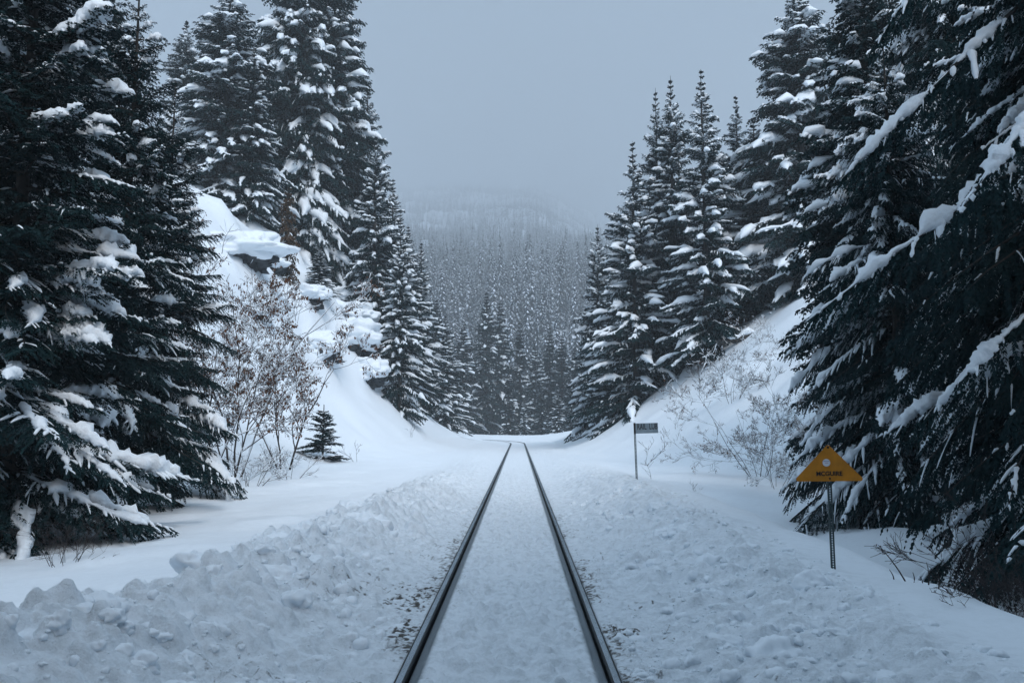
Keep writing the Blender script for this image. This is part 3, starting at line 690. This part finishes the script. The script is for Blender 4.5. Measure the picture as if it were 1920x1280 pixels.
PB(shrub, 470, 27, 'low bare shrub under the withered alder', 'bare_shrub', 'shrub', s=1.1, rz=2)
shrub_r = gen_bare(15, 6, 3.2, 4, .85, .013, snow=.22, kids=(4, 6), shrink=.55, seg=5, spreadbase=.55, tip=.0026, leaves=.12, leafsize=.05)
PB(shrub_r, 1420, 31, 'bare snow-dusted shrub on the right slope left of the dark hemlock', 'bare_shrub', 'shrub', rz=.4, s=1.15)
PB(shrub_r, 1375, 44, 'thin leafless shrub high on the right snow slope', 'bare_shrub', 'shrub', rz=2.4, s=1.1)
PB(shrub_r, 1455, 27, 'tangled bare shrub at the foot of the hemlock behind the yellow sign', 'bare_shrub', 'shrub', rz=4, s=.7)
tw = gen_bare(18, 1, .95, 1, .75, .010, snow=.2, kids=(6, 8), shrink=.6, seg=5, tip=.003, spreadbase=.05)
tw2 = gen_bare(19, 2, .7, 2, .7, .008, snow=.1, kids=(3, 4), shrink=.55, seg=5, tip=.003, spreadbase=.4)
PB(tw, 1219, 27, 'bare twiggy seedling standing just behind the small grey sign', 'bare_seedling', 'seedling')
PB(tw2, 676, 42, 'little bare twig right of the fir sapling', 'bare_twig', 'twig', s=1.6)
PB(tw2, 770, 62, 'little bare twig high on the left snow slope', 'bare_twig', 'twig', s=1.6, rz=1)
PB(tw2, 1195, 40, 'bent twig on the slope above the small grey sign', 'bare_twig', 'twig', s=2., rz=2)
PB(tw2, 1240, 44, 'thin twigs beside the spruces on the right slope edge', 'bare_twig', 'twig', s=2., rz=3)
PB(tw2, 1308, 24, 'thin grass-like twigs in the snow right of the small grey sign', 'bare_twig', 'twig', s=.8, rz=4)
for k, (px, py, s_) in enumerate(((470, 520, 2.2), (555, 600, 2.4), (520, 560, 2.), (600, 640, 1.8), (415, 470, 2.5), (1290, 745, 2.), (1340, 690, 2.2), (1265, 800, 1.6))):
    h_ = hit(px, py); place_bare(tw2 if k % 2 else tw, h_[0], h_[1], ['leafless twigs on the slope below the snow shelf', 'spindly bare shrub below the small rocks of the left slope', 'thin bare stems beside the foot of the rusty cedar', 'bare twigs left of the lower boulders', 'bare twigs rising from the snow left of the shelf',
        'bare twigs in the middle of the right snow slope', 'bare twigs high on the right slope under the log', 'small bare twigs low on the right slope right of the spruces'][k], 'bare_twig', 'twig', s=s_, rz=k)
bush = gen_bare(22, 13, 1.35, 3, .55, .010, snow=.0, kids=(3, 5), shrink=.6, seg=6, spreadbase=.8, tip=.0022, twist=.15, upb=.0)
PB(bush, 1905, 8.8, 'dark bare bush in the lower right corner of the snow', 'bare_bush', 'bush', rz=1, dz=-.05)
PB(bush, 1960, 7.9, 'arching bare bush cut off by the right edge under the hemlock bough', 'bare_bush', 'bush', rz=3, s=.8, dz=-.05)
snowbush = gen_bare(25, 9, 1.1, 3, .8, .012, snow=1, kids=(4, 6), shrink=.6, seg=5, spreadbase=.8, tip=.004)
PB(bush, 128, 12.6, 'bare arching stems at the foot of the left edge fir', 'bare_bush', 'bush', rz=2, s=.55)
# dead stems on the right bank
def stem(px, py, Y, h, lean, label, head=False, r=.008):
    p = at(px, py, Y); z = gz(p[0], Y)-.05; K = 7; t = np.linspace(0, 1, K)
    P = np.stack([lean*t+.02*np.sin(t*3), .03*t, h*t*(1-.05*t)], -1)[None]; V, Q = tubes(P, (r*(1.1-t*.7))[None], 5); a = Acc(); a.add(V, Q)
    if head:
        for k in range(7):
            q = .78+.22*k/6; c = np.array([lean*q+random.uniform(-.015, .015), .03*q, h*q*(1-.05*q)]); u = np.linspace(-1, 1, 5)
            PP = (c[None]+np.stack([u*.008, u*0, u*.004], -1))[None]; V, Q = tubes(PP, (.008*np.sqrt(1-u*u*.96))[None], 6); a.add(V, Q)
    o = link('dead_stem', a.mesh('dead_stem', [M_twig]), None, (p[0], Y, z)); tag(o, label, 'dead stem', 'dead stems on the right snow bank')
stem(1703, 1100, 8.9, .42, -.27, 'long dead stem leaning left with a seed head, right of the sign post', True)
stem(1676, 1095, 9.0, .15, -.03, 'short curved dead stem left of the leaning seed-headed one')
stem(1711, 1107, 8.8, .15, .02, 'short upright dead stem at the foot of the leaning one')
stem(1728, 1110, 8.7, .12, .0, 'tiny dead stem between the leaning stem and the two upright ones')
stem(1740, 1113, 8.6, .27, .01, 'thin upright dead stem, left of the pair of tall ones')
stem(1759, 1122, 8.4, .27, .01, 'thicker upright dead stem, rightmost of the row')

# ------------------------------------------------------------------ rocks with snow caps on the left slope
def blob(g, r, seed, sub=24, sq=(1, 1, .8), rough=.5, sc=1.2):
    u = np.linspace(0, PI, sub); v = np.arange(sub*2)/(sub*2)*2*PI; U, W = np.meshgrid(u, v, indexing='ij')
    D = np.stack([np.sin(U)*np.cos(W), np.sin(U)*np.sin(W), np.cos(U)], -1)
    n = n3(D*sc+seed*3.1, seed)-.5+.5*(n3(D*sc*2.4+seed, seed+1)-.5)+.25*(n3(D*sc*5+seed, seed+2)-.5)
    V = D*(r*(1+rough*n))[..., None]*np.array(sq); K, M_ = U.shape
    i = np.arange(K-1)[:, None]*M_; j = np.arange(M_)[None, :]
    Q = np.stack([i+j, i+M_+j, i+M_+(j+1) % M_, i+(j+1) % M_], -1).reshape(-1, 4)
    return V.reshape(-1, 3), Q
def rock(px, py, Y, r, label, seed, sq=(1.2, 1., .8), cap=.75, dz=0.):
    p = hit(px, py); x, y, z = p
    root = empty('snow_capped_boulder', (x, y, z), 0); tag(root, label, 'boulder')
    V, Q = blob(None, r*.88, seed, 26, sq, 1.3, 1.9); V[:, 1] += r*.55; V[:, 2] -= r*.1; a = Acc(); a.add(V, Q); link('rock', a.mesh('rock', [M_rock], False), root)
    V, Q = blob(None, r*cap*1.5, seed+40, 30, (sq[0]*1.12, sq[1]*1.2, sq[2]*.85), .8, 1.7); V[:, 2] += r*sq[2]*.62; V[:, 1] += r*.25
    V2, Q2 = blob(None, r*cap*1.0, seed+50, 24, (sq[0], sq[1], sq[2]*.6), .6, 1.5); V2[:, 2] += r*sq[2]*.35; V2[:, 0] += r*sq[0]*.7; V2[:, 1] -= r*.15
    V3, Q3 = blob(None, r*cap*.8, seed+60, 22, (sq[0], sq[1], sq[2]*.7), .8, 1.7); V3[:, 2] += r*sq[2]*.95; V3[:, 0] -= r*sq[0]*.55; V3[:, 1] += r*.3
    a = Acc(); a.add(V, Q); a.add(V2, Q2); a.add(V3, Q3); link('snow_cap', a.mesh('snow_cap', [M_snow]), root)
for k, (px, py, Y, r, sq, lb) in enumerate(( # sizes in metres
    (450, 475, 46, 1.15, (1.7, 1., .75), 'broad rock shelf under a thick snow pad below the snow-plastered fir'),
    (507, 500, 45, .7, (1.3, 1., .7), 'dark rock end at the right of the broad snow shelf'),
    (480, 590, 44, .6, (1.3, 1, .7), 'dark boulder showing through the snow behind the withered alder'),
    (640, 560, 50, .9, (1.2, 1, .8), 'upper snow-capped boulder on the steep edge of the left slope'),
    (655, 600, 49, 1.15, (1.3, 1, .8), 'rounded snow-capped boulder just under the upper one on the slope edge'),
    (603, 660, 46, .9, (1.2, 1, .9), 'dark overhanging rock with a shadowed face midway down the left slope'),
    (662, 645, 49, 1.3, (1.1, 1, .9), 'lumpy snow-covered boulder at mid height of the slope edge'),
    (685, 705, 50, 1.0, (1.2, 1, .9), 'lowest snow-covered boulder at the left slope, above the open snow'),
    (580, 560, 48, .8, (1.2, 1, .8), 'small snowy rock beside the rusty cedar'))):
    rock(px, py, Y, r, lb, k+3, sq)
# snowy log / ledge on the right
p = hit(1392, 640)+np.array([0, 0, .25]); a = Acc(); K = 22; t = np.linspace(-1, 1, K)
P = np.stack([t*1.15, t*.3, .28*t+.1*np.sin(t*5)], -1)[None]; V, Q = tubes(P, (.17*np.sqrt(1-t**8*.97))[None], 8, 1, .5, 3); 
root = empty('fallen_log', tuple(p)); tag(root, 'snow-covered fallen log at the top of the right snow slope', 'log')
a.add(V, Q); link('wood', a.mesh('wood', [M_bark]), root)
P2 = P.copy(); P2[..., 2] += .22; V, Q = tubes(P2, (.27*np.sqrt(1-t**8*.97)*(.8+.3*np.sin(t*7)))[None], 12, .8, .6, 9, 3.); a = Acc(); a.add(V, Q); link('snow_cap', a.mesh('snow_cap', [M_snow]), root)
# rusty cedar hanging over the slope
ced = gen_conifer(41, 6, .9, lev=.35, nb=6, tws=.14, bls=.08, bl=.2, bw=.04, snow=.25, a_top=20, a_bot=-40, curve=.4, h0=.3, hang=.8, sw=.05, bsw=.06, M1=6, M2=4, K1=6, K2=3, power=.4, rag=.5)
q = hit(538, 520); place_conifer(ced, q[0], q[1], gz(q[0], q[1])-.2, 'slim rusty brown cedar on the left slope below the dark firs', rz=1, s=1.1, name='rusty_cedar', cat='cedar', leafmat=M_cedar)

# ------------------------------------------------------------------ track
M_rail = mat('rail_steel', (.020, .026, .030), .6, .3, var=.3, vs=3)
M_head = mat('polished_rail_head', (.34, .42, .48), .26, .9, var=.15, vs=2)
trk = empty('railway_track', (0, 6, 0)); tag(trk, 'straight single railway track half buried in snow, bending left in the distance', 'railway track')
hp = [(-.036, -.006), (-.031, -.0015), (-.021, 0), (.021, 0), (.031, -.0015), (.036, -.006), (.035, -.030), (.030, -.036), (.009, -.045), (.009, -.14), (.07, -.155), (.07, -.168), (-.07, -.168), (-.07, -.155), (-.009, -.14), (-.009, -.045), (-.030, -.036), (-.035, -.030)]
for sgn in (-1, 1):
    ys = np.concatenate([np.arange(-9, 92, 1.), np.arange(92, 150, .5)]); cx = xc(ys); tx_ = np.gradient(cx, ys); nn = 1/np.sqrt(1+tx_**2)
    V = []; m = len(hp)
    for (u, w) in hp:
        off = sgn*.7525+u
        V.append(np.stack([cx+off*nn, ys-off*tx_*nn-6, np.full(len(ys), w+.006)], -1))
    V = np.stack(V, 1).reshape(-1, 3); i = np.arange(len(ys)-1)[:, None]*m; j = np.arange(m)[None, :]
    Q = np.stack([i+j, i+(j+1) % m, i+m+(j+1) % m, i+m+j], -1).reshape(-1, 4)
    mi = np.tile(np.array([1 if k == 2 else 0 for k in range(m)]), len(ys)-1)
    link('rail', mesh('rail', V, Q, None, [M_rail, M_head], mi, False), trk)

# ------------------------------------------------------------------ signs
M_post = mat('weathered_post_steel', (.06, .085, .09), .6, .6, var=.3, vs=20)
M_yel = mat('yellow_sign_face', (.50, .19, .012), .5, var=.14, vs=9)
M_black = mat('black_lettering', (.012, .012, .014), .6)
M_white = mat('white_sticker', (.70, .72, .76), .6)
M_red = mat('red_ink', (.4, .06, .06), .6); M_blue = mat('blue_ink', (.06, .08, .22), .6)
M_grey = mat('grey_sign_face', (.20, .26, .30), .5, var=.1, vs=8)
def post(root, w, z0, z1, hole=.013, pitch=.0254, y=0., d=.012):
    a = Acc(); s = (w-hole)/2
    a.box((-w/2, y, z0), (-w/2+s, y+.003, z1)); a.box((w/2-s, y, z0), (w/2, y+.003, z1))
    a.box((-w/2-.003, y, z0), (-w/2, y+d+.008, z1)); a.box((w/2, y, z0), (w/2+.003, y+d+.008, z1))
    z = z0
    while z < z1-.001:
        a.box((-w/2+s, y, z), (w/2-s, y+.003, min(z+pitch-hole, z1))); z += pitch
    return link('post', a.mesh('post', [M_post], False), root)
def lettering(txt, size, m, parent, loc, xs=1., depth=.0012, bold=0.):
    cu = bpy.data.curves.new('lettering', 'FONT'); cu.body = txt; cu.size = size; cu.extrude = depth; cu.align_x = 'CENTER'; cu.offset = bold; cu.align_y = 'BOTTOM'
    tmp = bpy.data.objects.new('tmp', cu); C.objects.link(tmp)
    dg = bpy.context.evaluated_depsgraph_get(); me = bpy.data.meshes.new_from_object(tmp.evaluated_get(dg)); bpy.data.objects.remove(tmp)
    me.name = 'lettering'; me.materials.clear(); me.materials.append(m)
    o = link('lettering', me, parent, loc); o.rotation_euler = (PI/2, 0, 0); o.scale = (xs, 1, 1); return o
def disc(name, r, m, parent, loc, d=.003, n=28):
    a = np.arange(n)/n*2*PI; c = np.stack([np.cos(a)*r, np.zeros(n), np.sin(a)*r], -1)
    V = np.concatenate([c+[0, -d, 0], c, c*.0+[0, -d, 0]]); Q = [(i, (i+1) % n, n+(i+1) % n, n+i) for i in range(n)]
    T_ = [(2*n, (i+1) % n, i) for i in range(n)]
    return link(name, mesh(name, V, Q, T_, [m], None, False), parent, loc)
def rounded(poly, r, n=6):
    out = []; m = len(poly)
    for i in range(m):
        p = Vector(poly[i]); a = (Vector(poly[i-1])-p).normalized(); b = (Vector(poly[(i+1) % m])-p).normalized()
        half = a.angle(b)/2; t = r/math.tan(half); c = p+(a+b).normalized()*r/math.sin(half)
        s = (p+a*t)-c; e = (p+b*t)-c; 
        for k in range(n+1):
            v = s.lerp(e, k/n).normalized()*r; out.append(c+v)
    return out
def plate(name, poly, th, m, mb, parent, loc):
    n = len(poly); V = [(p[0], -th, p[1]) for p in poly]+[(p[0], 0, p[1]) for p in poly]
    me = bpy.data.meshes.new(name); me.from_pydata(V, [], [tuple(range(n)), tuple(range(2*n-1, n-1, -1))]+[(i, n+i, n+(i+1) % n, (i+1) % n) for i in range(n)]); me.materials.append(m); me.materials.append(mb)
    for k, p in enumerate(me.polygons): p.material_index = 0 if k == 0 else 1
    return link(name, me, parent, loc)
Y = 9.5; b = at(1563, 1066, Y); zb = gz(b[0], Y)
r = empty('triangular_station_sign', (b[0], Y, b[2]), -.05); tag(r, 'yellow triangular MCGUIRE sign with a round sticker, on a perforated post in the snow', 'sign')
k = Y/F; r.rotation_euler = (0, -.012, -.04)
post(r, .040, -.5, 226*k-.05, d=.012)
pw, ph = 66*k, 68*k; z0 = 159*k
pl = plate('sign_plate', rounded([(-pw, 0), (pw, 0), (0, ph)], .022), .003, M_yel, M_post, r, (-.004, -.006, z0))
lettering('MCGUIRE', .0645, M_black, pl, (.002, -.0045, 8*k), 1.0, bold=.0018)
st = disc('sticker', 7*k, M_white, pl, (-4*k, -.0035, 34*k), .002)
lettering('~~~', .045, M_blue, st, (0, -.003, -.005), .8)
lettering('~~', .04, M_red, st, (.002, -.003, -.022), .8)
disc('bolt', .012, M_black, pl, (0, -.003, ph-6*k), .006, 12); disc('bolt', .010, M_black, pl, (.006, -.003, 5*k), .006, 12)
Y = 22.; b = at(1194, 898, Y); k = Y/F
r = empty('rail_lubricator_sign', (b[0], Y, b[2]), 0); tag(r, 'small grey flag-like RAIL LUB sign on a thin dark post beside the track', 'sign')
r.rotation_euler = (0, -.028, 0)
post(r, .042, -.6, 104*k, hole=.016, pitch=.034)
x0, x1 = 0*k, 44*k; pl = plate('sign_plate', [(x0, 0), (x1, 0), (x1, 19*k), (x0, 19*k)], .004, M_grey, M_post, r, (-.01, -.008, 84*k))
plate('edge_strip', [(-.012, 0), (.030, 0), (.030, 20.5*k), (-.012, 20.5*k)], .004, M_black, M_black, r, (-.01, -.0145, 83.5*k))
lettering('RAIL  LUB', .20, M_black, pl, (24*k, -.0052, 4.5*k), .59, bold=.0035)

# ------------------------------------------------------------------ air, sky, light, camera
sc = bpy.context.scene
HZ = bpy.data.materials.new('haze'); HZ.use_nodes = True; nt = HZ.node_tree; nt.nodes.clear()
o_ = nt.nodes.new('ShaderNodeOutputMaterial'); v = nt.nodes.new('ShaderNodeVolumePrincipled')
v.inputs['Color'].default_value = (.88, .95, 1, 1); v.inputs['Density'].default_value = .00085; v.inputs['Anisotropy'].default_value = 0
nt.links.new(v.outputs[0], o_.inputs['Volume'])
a = Acc(); a.box((-3100, -60, -22), (3100, 4100, 1200)); hz = link('haze', a.mesh('haze', [HZ], False)); tag(hz, kind='stuff')

ELEV, AZ = math.radians(42), math.radians(160)     # veiled sun high behind the camera, slightly right
w = bpy.data.worlds.new('World'); sc.world = w; w.use_nodes = True; nt = w.node_tree; bg = nt.nodes['Background']
sky = nt.nodes.new('ShaderNodeTexSky'); sky.sky_type = 'NISHITA'; sky.sun_disc = False; sky.sun_elevation = ELEV; sky.sun_rotation = AZ
sky.dust_density = 4; sky.air_density = 1.; sky.ozone_density = 1.5
# thick cloud cover: the clear sky veiled by an even grey layer, brighter overhead
geo = nt.nodes.new('ShaderNodeNewGeometry'); sep = nt.nodes.new('ShaderNodeSeparateXYZ'); tcw = nt.nodes.new('ShaderNodeTexCoord')
nt.links.new(tcw.outputs['Generated'], sep.inputs[0])
rp = nt.nodes.new('ShaderNodeValToRGB'); e = rp.color_ramp.elements
e[0].position = 0; e[0].color = (4.1, 5.15, 6.3, 1); e[1].position = 1; e[1].color = (6.5, 8.7, 11.1, 1)
x_ = rp.color_ramp.elements.new(.45); x_.color = (2.1, 3.0, 4.1, 1)
nt.links.new(sep.outputs['Z'], rp.inputs['Fac'])
cn = nt.nodes.new('ShaderNodeTexNoise'); cn.inputs['Scale'].default_value = 2.2; cn.inputs['Detail'].default_value = 4
nt.links.new(tcw.outputs['Generated'], cn.inputs['Vector'])
cr = nt.nodes.new('ShaderNodeMapRange'); cr.inputs[1].default_value = .3; cr.inputs[2].default_value = .7; cr.inputs[3].default_value = .88; cr.inputs[4].default_value = 1.12
nt.links.new(cn.outputs['Fac'], cr.inputs[0])
vm = nt.nodes.new('ShaderNodeVectorMath'); vm.operation = 'SCALE'; nt.links.new(rp.outputs['Color'], vm.inputs[0]); nt.links.new(cr.outputs[0], vm.inputs['Scale'])
mx = nt.nodes.new('ShaderNodeMix'); mx.data_type = 'RGBA'; mx.inputs[0].default_value = .85
nt.links.new(sky.outputs[0], mx.inputs[6]); nt.links.new(vm.outputs[0], mx.inputs[7]); nt.links.new(mx.outputs[2], bg.inputs['Color'])
bg.inputs['Strength'].default_value = .10
ld = bpy.data.lights.new('sun', 'SUN'); ld.energy = 1.5; ld.angle = math.radians(20); ld.color = (1, .98, .99)
sun = bpy.data.objects.new('sun', ld); C.objects.link(sun)
sd = Vector((math.sin(AZ)*math.cos(ELEV), math.cos(AZ)*math.cos(ELEV), math.sin(ELEV)))
sun.rotation_euler = sd.to_track_quat('Z', 'Y').to_euler()

cd = bpy.data.cameras.new('camera'); cam = bpy.data.objects.new('camera', cd); C.objects.link(cam)
cd.sensor_width = 36; cd.lens = 36*F/1920; cd.clip_end = 12000; cd.clip_start = .05
cam.location = tuple(CAM); cam.rotation_euler = (PI/2+PITCH, 0, YAW); sc.camera = cam
sc.view_settings.view_transform = 'Standard'; sc.view_settings.look = 'None'; sc.view_settings.gamma = 1; sc.view_settings.exposure = 0.40
sc.cycles.max_bounces = 6; sc.cycles.diffuse_bounces = 3; sc.cycles.volume_bounces = 1; sc.cycles.transparent_max_bounces = 4
sc.cycles.use_denoising = True
sc.cycles.use_adaptive_sampling = True; sc.cycles.adaptive_threshold = .015
